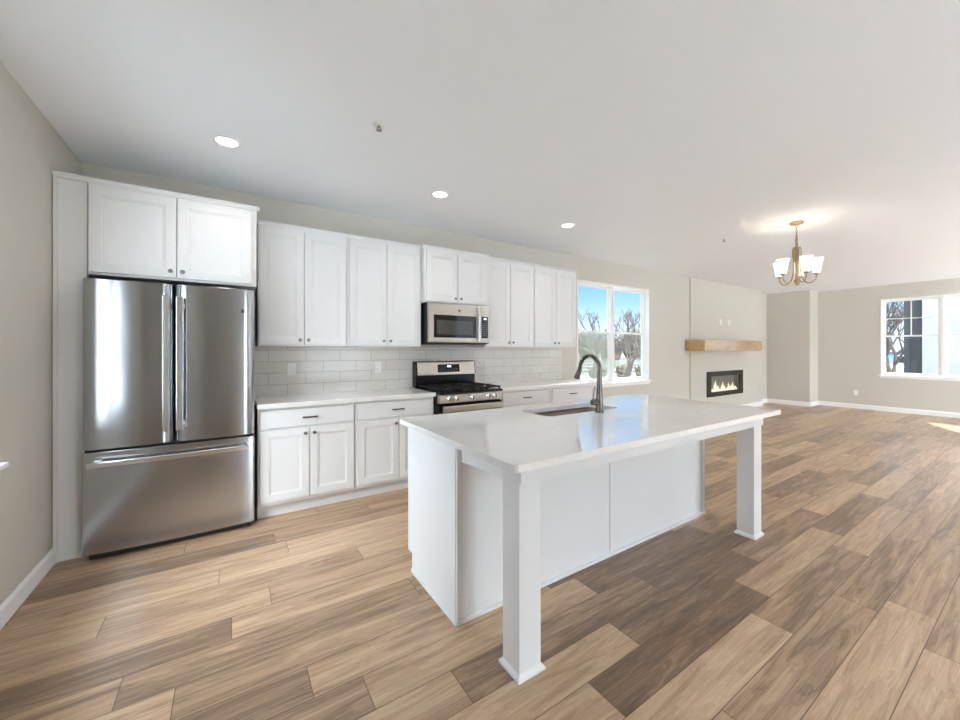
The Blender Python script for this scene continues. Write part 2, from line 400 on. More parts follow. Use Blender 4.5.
def struct(name, bm, mat, parent=None, loc=(0, 0, 0), bev=0, smooth=False):
    o = obj(name, bm, mat, parent, bev=bev, loc=loc, smooth=smooth)
    if parent is None: o['kind'] = 'structure'
    return o
def wallbm(axis, p0, p1, a0, a1, z0, z1, openings):
    """wall slab across axis thickness p0..p1, spanning a0..a1, with openings (a,b,za,zb)"""
    bm = nb()
    cuts = sorted({a0, a1} | {v for o in openings for v in o[:2]})
    for s, e in zip(cuts, cuts[1:]):
        zs = [(z0, z1)]
        for o in openings:
            if o[0] < (s+e)/2 < o[1]:
                zs = [(a, b) for (a, b) in sum([[(za, min(zb, o[2])), (max(za, o[3]), zb)] for za, zb in zs], []) if b - a > 1e-4]
        for za, zb in zs:
            if axis == 'Y': box(bm, s, e, p0, p1, za, zb)
            else: box(bm, p0, p1, s, e, za, zb)
    bmesh.ops.remove_doubles(bm, verts=bm.verts, dist=1e-5)
    return bm

# ------------------------------------------------------------------ structure
JOINT = {1: 2.57, 2: 2.90, 3: 2.73, 4: 2.19, 5: 1.19, 6: 1.535, 7: .76, 8: .446, 9: .265, 10: -.18, 11: -.363, 12: .004, 13: .18, 14: .704, 15: -.055}
TONE = {(2, 2.90): .52, (2, 1.68): .62, (3, 2.73): .42, (3, 1.51): .44, (4, 2.19): .38, (4, .97): .66, (5, 1.19): .20, (5, -.03): .60, (6, 1.535): .22, (6, .315): .62,
        (5, 2.41): .58, (7, .76): .34, (7, 1.98): .18, (8, 1.666): .22, (8, .446): .60, (9, .265): .50, (10, -.18): .42, (11, -.363): .36, (9, 1.485): .24, (12, .004): .55, (8, -.774): .36, (7, -.46): .60, (9, -.955): .32,
        (1, 2.57): .5, (1, 1.35): .64, (6, 2.755): .36, (7, 3.2): .5}
def build_floor():
    bm = nb(); W, L = .18, 1.22
    uvl = bm.loops.layers.uv.new('metric')
    ft = bm.faces.layers.float.new('tone'); fl = bm.faces.layers.float.new('length'); fs = bm.faces.layers.float.new('seed')
    x0, x1, y0, y1 = XL-TH, XF+TH, YB-TH, YW+TH
    r = math.floor(y0/W)
    while r*W < y1:
        ya, yb = max(y0, r*W), min(y1, (r+1)*W)
        jx = JOINT.get(r, R.uniform(0, L))
        s = jx - L*math.ceil((jx-x0)/L)
        while s < x1:
            a, b = max(s, x0), min(s+L, x1)
            if b - a > 1e-4:
                f = bm.faces.new([bm.verts.new(p) for p in ((a, ya, 0), (b, ya, 0), (b, yb, 0), (a, yb, 0))])
                tone = R.choice((.34, .42, .48, .52, .56, .60, .64, .70)) + R.uniform(-.04, .04)
                for (rr, jj), tv in TONE.items():
                    if rr == r and abs(jj - s) < .02: tone = tv
                f[ft] = tone; f[fl] = L; f[fs] = R.random()
                for lp in f.loops: lp[uvl].uv = (lp.vert.co.x - s, lp.vert.co.y - r*W)
            s += L
        r += 1
    bm.normal_update()
    me = bpy.data.meshes.new('floor'); bm.to_mesh(me); bm.free(); me.materials.append(M['floor'])
    o = bpy.data.objects.new('floor', me); COL.objects.link(o); o['kind'] = 'structure'
    sb = struct('floor_slab', box(nb(), x0, x1, y0, y1, -.25, -.004), M['dark'])
    return o
build_floor()
struct('ceiling', box(nb(), XL-TH, XF+TH, YB-TH, YW+TH, H, H+.2), M['ceiling'])
FIRE = (8.065, 9.375, .43, .83)
struct('wall_back', wallbm('Y', YW, YW+TH, XL-TH, XF+TH, 0, H, [WIN1, FIRE, (BX1+.001, XJ, 0, H)]), M['wall'])
struct('wall_recess', box(nb(), BX1-.02, XJ+.02, YW+TH-.005, YW+TH+.1, 0, H), M['wall'])
struct('wall_front', wallbm('Y', YB-TH, YB, XL-TH, XF+TH, 0, H, [WIN4, WIN5, WIN6]), M['wall'])
struct('wall_left', wallbm('X', XL-TH, XL, YB, YW, 0, H, [WIN3]), M['wall'])
struct('wall_right', wallbm('X', XF, XF+TH, YB, YW, 0, H, [WIN2]), M['wall'])
struct('wall_alcove', box(nb(), XJ, XF, YJ, YW, 0, H), M['wall'])
struct('wall_fireplace', wallbm('Y', YBUMP, YW, BX0, BX1, 0, H, [FIRE]), M['wall'])
def baseboard(name, pts):
    """run of board along wall segments: (x0,y0,x1,y1, nx, ny) normal into the room"""
    bm = nb()
    for x0, y0, x1, y1, nx, ny in pts:
        t = .014
        prof = [(0, 0), (t, 0), (t, .085), (t*.55, .097), (t*.3, .102), (0, .102)]
        A = [bm.verts.new((x0+nx*q[0], y0+ny*q[0], q[1])) for q in prof]; B = [bm.verts.new((x1+nx*q[0], y1+ny*q[0], q[1])) for q in prof]
        n = len(prof)
        for i in range(n): bm.faces.new((A[i], A[(i+1) % n], B[(i+1) % n], B[i]))
        bm.faces.new(A); bm.faces.new(B)
    return struct(name, bm, M['trim'])
baseboard('baseboard_left', [(XL, YB, XL, 3.55, 1, 0)])
baseboard('baseboard_back', [(4.0, YW, BX0, YW, 0, -1), (BX0, YW, BX0, YBUMP, -1, 0), (BX0-.014, YBUMP, BX1+.014, YBUMP, 0, -1), (BX1, YBUMP, BX1, YW+TH-.005, 1, 0), (BX1, YW+TH-.005, XJ, YW+TH-.005, 0, -1)])
baseboard('baseboard_right', [(XJ, YW+TH-.005, XJ, YJ-.014, -1, 0), (XJ-.014, YJ, XF, YJ, 0, -1), (XF, YJ, XF, YB, -1, 0)])
baseboard('baseboard_front', [(XL, YB, WIN4[0], YB, 0, 1), (WIN4[1], YB, XF, YB, 0, 1)])

# windows -----------------------------------------------------------
def window(name, axis, wall_in, sgn, o, units=2, grid=False, sill=True, screens=(), sash_split=True):
    """axis 'Y': wall y=wall_in, outside towards sgn*y; o=(a0,a1,z0,z1)"""
    a0, a1, z0, z1 = o
    def B(bm, s, e, d0, d1, za, zb):
        p, q = sorted((wall_in + sgn*d0, wall_in + sgn*d1))
        return box(bm, s, e, p, q, za, zb) if axis == 'Y' else box(bm, p, q, s, e, za, zb)
    j = .018
    bm = nb()      # jamb liner
    B(bm, a0, a0+j, -.004, TH, z0, z1); B(bm, a1-j, a1, -.004, TH, z0, z1)
    B(bm, a0+j, a1-j, -.004, TH, z1-j, z1); B(bm, a0+j, a1-j, 0, TH, z0, z0+j)
    root = struct(name, bm, M['trim'])
    if sill:
        s = nb(); B(s, a0-.03, a1+.03, -.035, .10, z0-.018, z0+.006)
        obj('window_sill', s, M['trim'], root, bev=.004)
        ap = nb(); B(ap, a0-.01, a1+.01, -.014, -.001, z0-.06, z0-.018); obj('sill_apron', ap, M['trim'], root, bev=.002)
    mull = .05; w = (a1 - a0 - 2*j - mull*(units-1))/units
    zi0, zi1 = z0+j, z1-j; zm = zi0 + (zi1-zi0)*.512
    for u in range(units):
        s = a0 + j + u*(w+mull); e = s + w
        if u:
            m_ = nb(); B(m_, s-mull, s, .055, .14, zi0, zi1); obj('mullion', m_, M['trim'], root, bev=.003)
        fr = nb(); f = .021
        B(fr, s, s+f, .07, .135, zi0, zi1); B(fr, e-f, e, .07, .135, zi0, zi1); B(fr, s+f, e-f, .07, .135, zi1-f, zi1); B(fr, s+f, e-f, .07, .135, zi0, zi0+f)
        obj('window_frame', fr, M['trim'], root, bev=.002)
        g = .025
        for nm, za, zb, d0 in (('upper_sash', zm-.016, zi1-f, .108), ('lower_sash', zi0+f, zm+.016, .082)):
            sh = nb(); p, q = s+f, e-f; d1 = d0+.022
            B(sh, p, p+g, d0, d1, za, zb); B(sh, q-g, q, d0, d1, za, zb); B(sh, p+g, q-g, d0, d1, zb-g, zb); B(sh, p+g, q-g, d0, d1, za, za+g)
            if grid and nm == 'upper_sash':
                c = (p+q)/2; zc = (za+zb)/2
                B(sh, c-.009, c+.009, d0+.004, d1-.004, za+g, zb-g); B(sh, p+g, q-g, d0+.005, d1-.005, zc-.009, zc+.009)
            so = obj(nm, sh, M['trim'], root)
            pn = nb(); B(pn, p+g-.003, q-g+.003, d0+.0155, d0+.0185, za+g-.003, zb-g+.003); obj('pane', pn, M['glass'], so)
        if u in screens:
            sn = nb(); B(sn, s+f, e-f, .1375, .1385, zi0+f, zm); obj('insect_screen', sn, M['screen'], root)
    return root
window('window_1', 'Y', YW, 1, WIN1, 2, screens=(0,))
window('window_2', 'X', XF, 1, WIN2, 2, grid=True, sill=True)
window('window_3', 'X', XL, -1, WIN3, 2, grid=False)
window('fill_window_4', 'Y', YB, -1, WIN4, 2, sill=False)  # this and the next two: unseen, added as fill daylight
window('fill_window_5', 'Y', YB, -1, WIN5, 2)
window('fill_window_6', 'Y', YB, -1, WIN6, 2)

# ------------------------------------------------------------------ cabinets
def shaker(bm, x0, x1, z0, z1, yf, th=.02, rail=.058, flat=False):
    """door slab facing -y, front at yf"""
    y1 = yf + th
    if flat:
        return box(bm, x0, x1, yf, y1, z0, z1)
    rings = []
    for ins, dy in ((0, 0), (rail, 0), (rail+.004, .004), (rail+.012, .004), (rail+.015, .008)):
        rings.append([bm.verts.new(p) for p in ((x0+ins, yf+dy, z0+ins), (x1-ins, yf+dy, z0+ins), (x1-ins, yf+dy, z1-ins), (x0+ins, yf+dy, z1-ins))])
    for a, b in zip(rings, rings[1:]):
        for i in range(4): bm.faces.new((a[i], a[(i+1) % 4], b[(i+1) % 4], b[i]))
    bm.faces.new(rings[-1])
    bk = [bm.verts.new(p) for p in ((x0, y1, z0), (x1, y1, z0), (x1, y1, z1), (x0, y1, z1))]
    for i in range(4): bm.faces.new((rings[0][i], bk[i], bk[(i+1) % 4], rings[0][(i+1) % 4]))
    bm.faces.new(bk[::-1])
    return bm
def knob(parent, x, yf, z):
    bm = lathe(nb(), [(.0055, 0), (.005, .012), (.0135, .015), (.015, .019), (.0135, .024), (.006, .026), (0, .026)], (x, yf, z), '-Y', 14)
    return obj('knob', bm, M['nickel'], parent, smooth=40)
def pull(parent, x, yf, z, w=.115):
    bm = nb()
    for s in (-1, 1): cyl(bm, (x+s*w*.40, yf, z), (x+s*w*.40, yf-.026, z), .0045, 10)
    tube(bm, [(x-w/2, yf-.026, z), (x-w*.4, yf-.028, z), (x+w*.4, yf-.028, z), (x+w/2, yf-.026, z)], [.0055, .006, .006, .0055], 10)
    return obj('pull_handle', bm, M['pewter'], parent, smooth=40)
def crown(bm, x0, x1, yf, z, yb, left=True, right=True, h=.03, pr=.02):
    """small stepped crown around the front top edge"""
    prof = [(0, 0), (-.006, 0), (-.008, h*.3), (-pr, h*.75), (-pr, h), (0, h)]
    l = x0 - (pr if left else 0); r = x1 + (pr if right else 0)
    P = lambda q: (yf+q[0], z+q[1])
    prism(bm, [P(q) for q in prof], 'X', l, r)
    box(bm, x0, x1, yf, yb, z, z+h*.9)
    return bm
def wall_cabinet(label, x0, x1, z0, z1, yf, doors, knob_low=True, crown_h=.03, cl=False, cr_=False, ym=YW):
    """yf is the face of the doors"""
    root = rootempty('wall_cabinet', label, 'cabinet', ((x0+x1)/2, ym, z0), 'white wall cabinets over the counter')
    b = box(nb(), x0+.001, x1-.001, yf+.021, ym-.002, z0, z1)
    obj('cabinet_body', b, M['cab'], root, bev=.0015)
    if crown_h: obj('crown_moulding', crown(nb(), x0+.001, x1-.001, yf+.018, z1-.006, ym-.004, cl, cr_, crown_h, .022), M['cab'], root)
    for (a, c, side) in doors:
        d = obj('door', shaker(nb(), a, c, z0+.014, z1-.022, yf), M['cab'], root, bev=.0012)
        knob(d, c-.03 if side > 0 else a+.03, yf, z0+.055)
    return root
YU = 3.78
wall_cabinet('white two-door wall cabinet right beside the refrigerator, first of the long upper row', .187, .905, 1.366, 2.397, YU, [(.20, .536, 1), (.543, .893, -1)])
wall_cabinet('white two-door wall cabinet immediately left of the microwave', .905, 1.655, 1.366, 2.397, YU, [(.928, 1.280, 1), (1.287, 1.632, -1)])
wall_cabinet('short raised white wall cabinet directly above the microwave', 1.657, 2.422, 1.828, 2.392, 3.70, [(1.674, 2.034, 1), (2.042, 2.406, -1)], cl=True, cr_=True)
wall_cabinet('white two-door wall cabinet immediately right of the microwave', 2.438, 3.172, 1.366, 2.397, YU, [(2.452, 2.802, 1), (2.810, 3.16, -1)])
wall_cabinet('white two-door wall cabinet next to the kitchen window', 3.172, 3.937, 1.366, 2.397, YU, [(3.19, 3.55, 1), (3.557, 3.925, -1)], cr_=True)
# fridge surround
t = rootempty('refrigerator_cabinet', 'deep white cabinet with two wide doors above the refrigerator', 'cabinet', (-.3, YW, 1.826))
YFC = 3.535
obj('cabinet_body', box(nb(), -.765, .168, YFC+.021, YW-.002, 1.826, 2.425), M['cab'], t, bev=.0015)
obj('crown_moulding', crown(nb(), XL+.003, .168, YFC+.018, 2.420, YW-.004, False, True, .03, .022), M['cab'], t)
for a, c, s in ((-.755, -.318, 1), (-.311, .135, -1)):
    d = obj('door', shaker(nb(), a, c, 1.842, 2.405, YFC), M['cab'], t, bev=.0012)
    knob(d, c-.03 if s > 0 else a+.03, YFC, 1.887)
bm = box(nb(), XL+.003, -.768, YFC+.02, YFC+.04, 0.001, 2.418)
box(bm, XL+.004, XL+.024, YFC+.008, YFC+.02, .001, 2.418)
obj('filler_panel', bm, M['cab'], bev=.0015, loc=(-.84, YFC+.03, 0), label='tall white filler panel between left wall and refrigerator', cat='panel')

def base_cabinet(label, x0, x1, drawer, doors, yf=3.50, end=None):
    root = rootempty('base_cabinet', label, 'cabinet', ((x0+x1)/2, YW, 0), 'white base cabinets along the wall')
    b = nb(); box(b, x0+.001, x1-.001, yf+.021, YW-.002, .105, .874); box(b, x0+.001, x1-.001, yf+.076, YW-.004, .001, .105)
    obj('cabinet_body', b, M['cab'], root, bev=.0015)
    a, c = drawer
    dr = obj('drawer', shaker(nb(), a, c, .716, .855, yf, flat=True), M['cab'], root, bev=.003)
    pull(dr, (a+c)/2, yf, .786)
    for a, c, s in doors:
        d = obj('door', shaker(nb(), a, c, .135, .700, yf), M['cab'], root, bev=.0012)
        knob(d, c-.03 if s > 0 else a+.03, yf, .655)
    return root
base_cabinet('white base cabinet with one wide drawer beside the refrigerator', .172, .905, (.189, .895), [(.189, .537, 1), (.544, .895, -1)])
base_cabinet('white base cabinet with a drawer immediately left of the range', .905, 1.668, (.925, 1.650), [(.925, 1.300, 1), (1.307, 1.650, -1)])
base_cabinet('white base cabinet with a drawer immediately right of the range', 2.436, 3.185, (2.495, 3.160), [(2.495, 2.824, 1), (2.831, 3.160, -1)])
base_cabinet('white base cabinet at the end of the run by the window', 3.185, 3.965, (3.238, 3.900), [(3.238, 3.565, 1), (3.572, 3.900, -1)])

def counter(label, x0, x1):
    bm = box(nb(), x0, x1, 3.468, YW-.001, .8755, .914)
    return obj('countertop', bm, M['quartz'], bev=.004, loc=((x0+x1)/2, 3.8, .8755), label=label, cat='countertop')
counter('white quartz countertop between the refrigerator and the range', .168, 1.669)
counter('white quartz countertop running from the range to the window', 2.434, 3.995)
obj('backsplash', box(nb(), .172, 3.962, YW-.010, YW-.0005,   .9145, 1.3655), M['tile'], loc=(0, YW, .9145), label='white subway tile backsplash between counter and wall cabinets', cat='backsplash')
# tile behind the range drops to the same level; nothing below

def wall_plate(name, x, z, label, cat, y, kind='outlet', axis='Y', group=None):
    """plate facing -y (axis Y) or -x (axis X)"""
    def B(bm, s, e, d0, d1, za, zb):
        return box(bm, s, e, y-d1, y-d0, za, zb) if axis == 'Y' else box(bm, y-d1, y-d0, s, e, za, zb)
    loc = (x, y, z) if axis == 'Y' else (y, x, z)
    root = rootempty(name, label, cat, loc, group)
    obj('cover_plate', B(nb(), x-.036, x+.036, .0002, .006, z-.058, z+.058), M['plate'], root, bev=.002)
    if kind == 'outlet':
        for s in (-1, 1):
            so = obj('socket', B(nb(), x-.017, x+.017, .006, .0085, z+s*.02-.0145, z+s*.02+.0145), M['plate'], root, bev=.003)
            b = nb()
            for q in (-.006, .006): B(b, x+q-.001, x+q+.001, .0085, .0088, z+s*.02-.002, z+s*.02+.006)
            obj('slot', b, M['slot'], so)
    else:
        obj('rocker', B(nb(), x-.016, x+.016, .006, .0095, z-.033, z+.033), M['plate'], root, bev=.002)
    return root
wall_plate('electrical_outlet', .477, 1.152, 'white electrical outlet in backsplash, the one nearer the refrigerator', 'outlet', YW-.010)
wall_plate('electrical_outlet', 1.293, 1.152, 'white electrical outlet in backsplash, the one nearer the range', 'outlet', YW-.010)
wall_plate('electrical_outlet', 8.52, 1.91, 'white outlet above the mantel, the left one of the pair', 'outlet', YBUMP)
wall_plate('cable_plate', 8.88, 1.91, 'white cable plate above the mantel, the right one of the pair', 'wall plate', YBUMP, 'switch')
wall_plate('electrical_outlet', 9.82, .40, 'white outlet low on the wall right beside the fireplace', 'outlet', YBUMP)
wall_plate('cable_plate', 10.12, .43, 'white low wall plate farther right of the fireplace, near the corner', 'wall plate', YBUMP, 'switch')
wall_plate('electrical_outlet', 2.687, .355, 'white outlet low on the far wall left of its window', 'outlet', XF, axis='X')

# ------------------------------------------------------------------ refrigerator
FX0, FX1, FYF = -.772, .152, 3.43
fr = rootempty('refrigerator', 'stainless steel french door refrigerator with bottom freezer drawer', 'refrigerator', ((FX0+FX1)/2, 3.8, 0))
b = nb(); box(b, FX0+.004, FX1-.004, 3.50, 4.08, .03, 1.775); box(b, FX0+.03, FX1-.03, 3.47, 4.05, .004, .04)
obj('cabinet_body', b, M['dark'], fr, bev=.003)
obj('hinge_cover', box(nb(), FX0+.02, FX1-.02, 3.50, 3.6, 1.776, 1.79), M['black'], fr, bev=.003)
def bowed(x0, x1, z0, z1, yf, yb, bulge, r, c0, c1, n=28):
    """door panel: plan profile bowed about the fridge centre, rounded vertical edges, slightly rounded top/bottom"""
    pts = []
    xm, hw = (c0+c1)/2, (c1-c0)/2
    for i in range(n+1):
        u = i/n; u = .5-.5*math.cos(math.pi*u) if True else u
        x = x0 + (x1-x0)*u
        y = yf + bulge*((x-xm)/hw)**2
        e = min(x-x0, x1-x)
        if e < r: y += r - math.sqrt(max(0, r*r-(r-e)**2))
        pts.append((x, y))
    pts += [(x1, yb), (x0, yb)]
    return prism(nb(), pts, 'Z', z0, z1)
XC = -.3205
dl = obj('door', bowed(FX0, XC-.003, .705, 1.784, FYF-.014, 3.492, .014, .055, FX0, XC), M['steel'], fr, bev=.003, smooth=25, label='left refrigerator door')
dr = obj('door', bowed(XC+.003, FX1, .705, 1.784, FYF-.014, 3.492, .014, .055, XC, FX1), M['steel'], fr, bev=.003, smooth=25, label='right refrigerator door')
dz = obj('freezer_drawer', bowed(FX0, FX1, .045, .688, FYF-.012, 3.492, .022, .016, FX0, FX1), M['steel'], fr, bev=.003, smooth=25)
for d, a in ((dl, -.374), (dr, -.304)):
    b = nb(); w = .037
    prof = [(FYF-.068, .79), (FYF-.070, .80), (FYF-.070, 1.69), (FYF-.068, 1.70), (FYF-.052, 1.70), (FYF-.050, 1.69), (FYF-.050, .80), (FYF-.052, .79)]
    prism(b, prof, 'X', a, a+w)
    for z in (.83, 1.64): box(b, a+.008, a+w-.008, FYF-.055, FYF+.004, z-.02, z+.02)
    obj('handle', b, M['handle'], d, bev=.004)
b = nb()
P_ = []
for i in range(13):
    u = i/12; x = -.735 + .845*u; P_.append((x, FYF-.050 - .014*(1-(2*u-1)**2), .618))
for i in range(12):
    (xa, ya, z), (xb, yb, _) = P_[i], P_[i+1]
    vs = [b.verts.new(p) for p in ((xa, ya-.009, z-.018), (xb, yb-.009, z-.018), (xb, yb-.009, z+.018), (xa, ya-.009, z+.018), (xa, ya+.009, z-.018), (xb, yb+.009, z-.018), (xb, yb+.009, z+.018), (xa, ya+.009, z+.018))]
    for q in ((0,1,2,3), (7,6,5,4), (3,2,6,7), (4,5,1,0)): b.faces.new([vs[k] for k in q])
    if i == 0: b.faces.new([vs[k] for k in (0, 3, 7, 4)])
    if i == 11: b.faces.new([vs[k] for k in (1, 5, 6, 2)])
bmesh.ops.remove_doubles(b, verts=b.verts, dist=1e-5)
for x in (-.70, .075): box(b, x-.02, x+.02, FYF-.048, FYF+.010, .606, .630)
obj('handle', b, M['handle'], dz, bev=.004, smooth=30)
obj('badge', lathe(nb(), [(.016, 0), (.016, .0015), (.013, .0025), (0, .0025)], (.070, FYF-.006, 1.62), '-Y', 24), M['pewter'], dr, smooth=30)

# ------------------------------------------------------------------ range
RX0, RX1 = 1.650, 2.404; RXC = (RX0+RX1)/2
rg = rootempty('gas_range', 'freestanding stainless gas range with black cooktop between base cabinets', 'range', (RXC, 3.8, 0))
b = nb(); box(b, RX0, RX1, 3.47, 4.08, .10, .895); box(b, RX0+.03, RX1-.03, 3.52, 4.05, .003, .10)
obj('range_body', b, M['black'], rg, bev=.003)
ck = obj('cooktop', box(nb(), RX0-.001, RX1+.001, 3.405, 4.03, .896, .917), M['black'], rg, bev=.006)
bp = nb(); prism(bp, [(3.99, .917), (3.985, 1.05), (3.965, 1.055), (3.985, 1.195), (4.0, 1.205), (4.09, 1.205), (4.09, .917)], 'X', RX0, RX1)
bg_ = obj('backguard', bp, M['black'], rg, bev=.004)
b = nb(); prism(b, [(3.9625, 1.052), (3.9815, 1.192), (3.990, 1.200), (3.998, 1.200), (3.970, 1.050)], 'X', RX0+.012, RX1-.012)
pn = obj('control_panel', b, M['steel2'], rg, bev=.002)
def on_slope(z): return 3.9625 + (z-1.052)*(.019/.14)
def slope_plate(bm, x0, x1, z0, z1, off, th=.002):
    ya, yb = on_slope(z0)-off, on_slope(z1)-off
    prism(bm, [(ya, z0), (yb, z1), (yb+th, z1), (ya+th, z0)], 'X', x0, x1); return bm
obj('display', slope_plate(nb(), 1.905, 2.185, 1.080, 1.168, .002, .002), M['glassblk'], pn)
b = nb()
for i, x in enumerate((2.028, 2.040, 2.054, 2.066)): slope_plate(b, x, x+.008, 1.136, 1.154, .0028, .0006)
obj('clock_digits', b, M['display'], pn)
b = nb()
for r_ in range(2):
    for k in range(7): slope_plate(b, 1.93+k*.034, 1.93+k*.034+.018, 1.092+r_*.018, 1.098+r_*.018, .0027, .0005)
obj('button_print', b, M['print'], pn)
# burners and grates
for x, y, r_ in ((1.79, 3.55, .045), (1.79, 3.83, .04), (RXC, 3.69, .05), (2.264, 3.55, .04), (2.264, 3.83, .035)):
    bu = obj('burner', lathe(nb(), [(r_*1.15, 0), (r_*1.1, .008), (r_*.9, .010), (r_*.85, .018), (0, .020)], (x, y, .917), 'Z', 20), M['iron'], rg, smooth=35)
for g in range(3):
    x0 = RX0+.018+g*.242; x1 = x0+.234; y0, y1 = 3.425, 3.955; z = .942; s = .0065
    b = nb()
    for x in (x0+s, x1-s): box(b, x-s, x+s, y0, y1, z-.007, z+.007)
    for y in (y0+s, (y0+y1)/2, y1-s): box(b, x0, x1, y-s, y+s, z-.007, z+.007)
    for yc in (y0+.13, y1-.13):
        xc = (x0+x1)/2
        for dx, dy in ((1, 0), (-1, 0), (0, 1), (0, -1)):
            xa, xb = sorted((xc+dx*.03, xc+dx*(.115 if dx else 0))); ya, yb = sorted((yc+dy*.03, yc+dy*(.128 if dy else 0)))
            box(b, xa-(0 if dx else s*.8), xb+(0 if dx else s*.8), ya-(0 if dy else s*.8), yb+(0 if dy else s*.8), z-.004, z+.009)
    for x in (x0+.01, x1-.01):
        for y in (y0+.01, y1-.01, (y0+y1)/2): box(b, x-.007, x+.007, y-.007, y+.007, .917, z)
    obj('grate', b, M['iron'], rg, bev=.002)
# front
b = nb(); prism(b, [(3.42, .805), (3.405, .812), (3.412, .888), (3.425, .894), (3.47, .894), (3.47, .805)], 'X', RX0+.006, RX1-.004)
fp = obj('knob_panel', b, M['steel2'], rg, bev=.003)
for x in (1.755, 1.838, 2.020, 2.215, 2.298):
    k = obj('knob', lathe(nb(), [(.030, 0), (.030, .003), (.021, .006), (.021, .022), (.017, .027), (0, .028)], (x, 3.408, .850), '-Y', 20), M['handle'], fp, smooth=35)
    obj('knob_grip', box(nb(), x-.004, x+.004, 3.372, 3.382, .831, .869), M['nickel'], k, bev=.002)
od = nb(); box(od, RX0+.006, RX1-.004, 3.43, 3.47, .275, .795)
od = obj('oven_door', od, M['black'], rg, bev=.004)
obj('door_panel', box(nb(), RX0+.010, RX1-.008, 3.424, 3.431, .28, .69), M['steel2'], od, bev=.002)
obj('oven_window', box(nb(), RX0+.12, RX1-.12, 3.420, 3.425, .37, .61), M['glassblk'], od, bev=.003)
b = nb(); prism(b, [(3.375, .722), (3.370, .728), (3.370, .776), (3.376, .782), (3.395, .782), (3.398, .776), (3.398, .728), (3.395, .722)], 'X', RX0+.030, RX1-.018)
for x in (RX0+.07, RX1-.06): box(b, x-.018, x+.018, 3.392, 3.432, .735, .770)
obj('handle', b, M['steel2'], od, bev=.003)
dw = obj('drawer', box(nb(), RX0+.006, RX1-.004, 3.43, 3.47, .105, .265), M['steel2'], rg, bev=.004)

rg.location.x += .024

# ------------------------------------------------------------------ microwave
mw = rootempty('microwave', 'stainless over-the-range microwave with black window hung above the range', 'microwave', (2.026, 3.9, 1.40))
MX0, MX1, MY = 1.646, 2.406, 3.665
obj('microwave_body', box(nb(), MX0, MX1, MY+.03, YW-.014, 1.402, 1.826), M['black'], mw, bev=.003)
obj('front_frame', box(nb(), MX0+.002, MX1-.002, MY+.004, MY+.031, 1.410, 1.822), M['steel2'], mw, bev=.006)
obj('bottom_vent', box(nb(), MX0+.03, MX1-.03, MY+.05, YW-.03, 1.392, 1.403), M['dark'], mw)
b = nb(); box(b, MX0+.006, 2.272, MY, MY+.006, 1.418, 1.815)
md = obj('door', b, M['steel2'], mw, bev=.004)
obj('window_border', box(nb(), MX0+.062, 2.222, MY-.003, MY+.001, 1.462, 1.700), M['glassblk'], md, bev=.003)
obj('window', box(nb(), MX0+.095, 2.176, MY-.0045, MY-.0028, 1.492, 1.646), M['mwglass'], md)
b = nb(); box(b, 2.228, 2.258, MY-.034, MY-.020, 1.43, 1.80)
for z in (1.47, 1.76): box(b, 2.235, 2.251, MY-.021, MY+.002, z-.014, z+.014)
obj('handle', b, M['handle'], md, bev=.005)
cp = obj('control_panel', box(nb(), 2.292, 2.378, MY-.002, MY+.006, 1.462, 1.702), M['glassblk'], mw, bev=.003)
obj('display', box(nb(), 2.320, 2.352, MY-.0035, MY-.0018, 1.670, 1.684), M['display'], cp)
b = nb()
for r_ in range(7):
    for k in range(3): box(b, 2.304+k*.023, 2.318+k*.023, MY-.0028, MY-.0018, 1.487+r_*.023, 1.495+r_*.023)
obj('keypad_print', b, M['print'], cp)
obj('badge', lathe(nb(), [(.013, 0), (.013, .002), (.010, .003), (0, .003)], (2.01, MY, 1.752), '-Y', 20), M['pewter'], md, smooth=30)

mw.location.x += .028

# ------------------------------------------------------------------ island
IX0, IX1, IY0, IY1 = .905, 3.200, 1.662, 2.275
LX, LY, LW = (.949, 3.041), 1.224, .141
isl = rootempty('kitchen_island', 'long white kitchen island with two square posts under its overhang', 'island', (2.05, 1.75, 0))
b = nb(); box(b, IX0+.018, IX1-.018, IY0+.018, IY1-.022, .105, .720); box(b, IX0+.018, IX1-.018, IY0+.018, IY1-.06, .001, .105)
obj('cabinet_body', b, M['island'], isl)
for x in (IX0, IX1-.018):
    b = nb(); prism(b, [(IY0, .001), (2.215, .001), (2.215, .11), (IY1, .11), (IY1, .8835), (IY0, .8835)], 'X', x, x+.018)
    obj('end_panel', b, M['island'], isl, bev=.001)
    s = -1 if x == IX0 else 1
    xo = IX0 if s < 0 else IX1
    b = nb(); box(b, min(xo, xo+s*.006), max(xo, xo+s*.006), IY0, IY0+.045, .0015, .8835); obj('corner_stile', b, M['island'], isl, bev=.001)
    b = nb(); box(b, min(xo, xo+s*.008), max(xo, xo+s*.008), IY0-.008, 2.212, .001, .020); obj('base_trim', b, M['island'], isl, bev=.002)
obj('back_panel', box(nb(), IX0+.018, 2.046, IY0+.004, IY0+.018, .001, .8835), M['island'], isl)
obj('back_panel', box(nb(), 2.048, IX1-.018, IY0+.004, IY0+.018, .001, .8835), M['island'], isl)
for x0, x1, pr_ in ((IX0, IX0+.026, .012), (2.034, 2.062, .004), (IX1-.04, IX1, .006)):
    obj('batten', box(nb(), x0, x1, IY0-pr_, IY0+.006, .001, .8835), M['island'], isl, bev=.001)
obj('base_trim', box(nb(), IX0+.027, IX1, IY0-.012, IY0+.003, .001, .020), M['island'], isl, bev=.002)
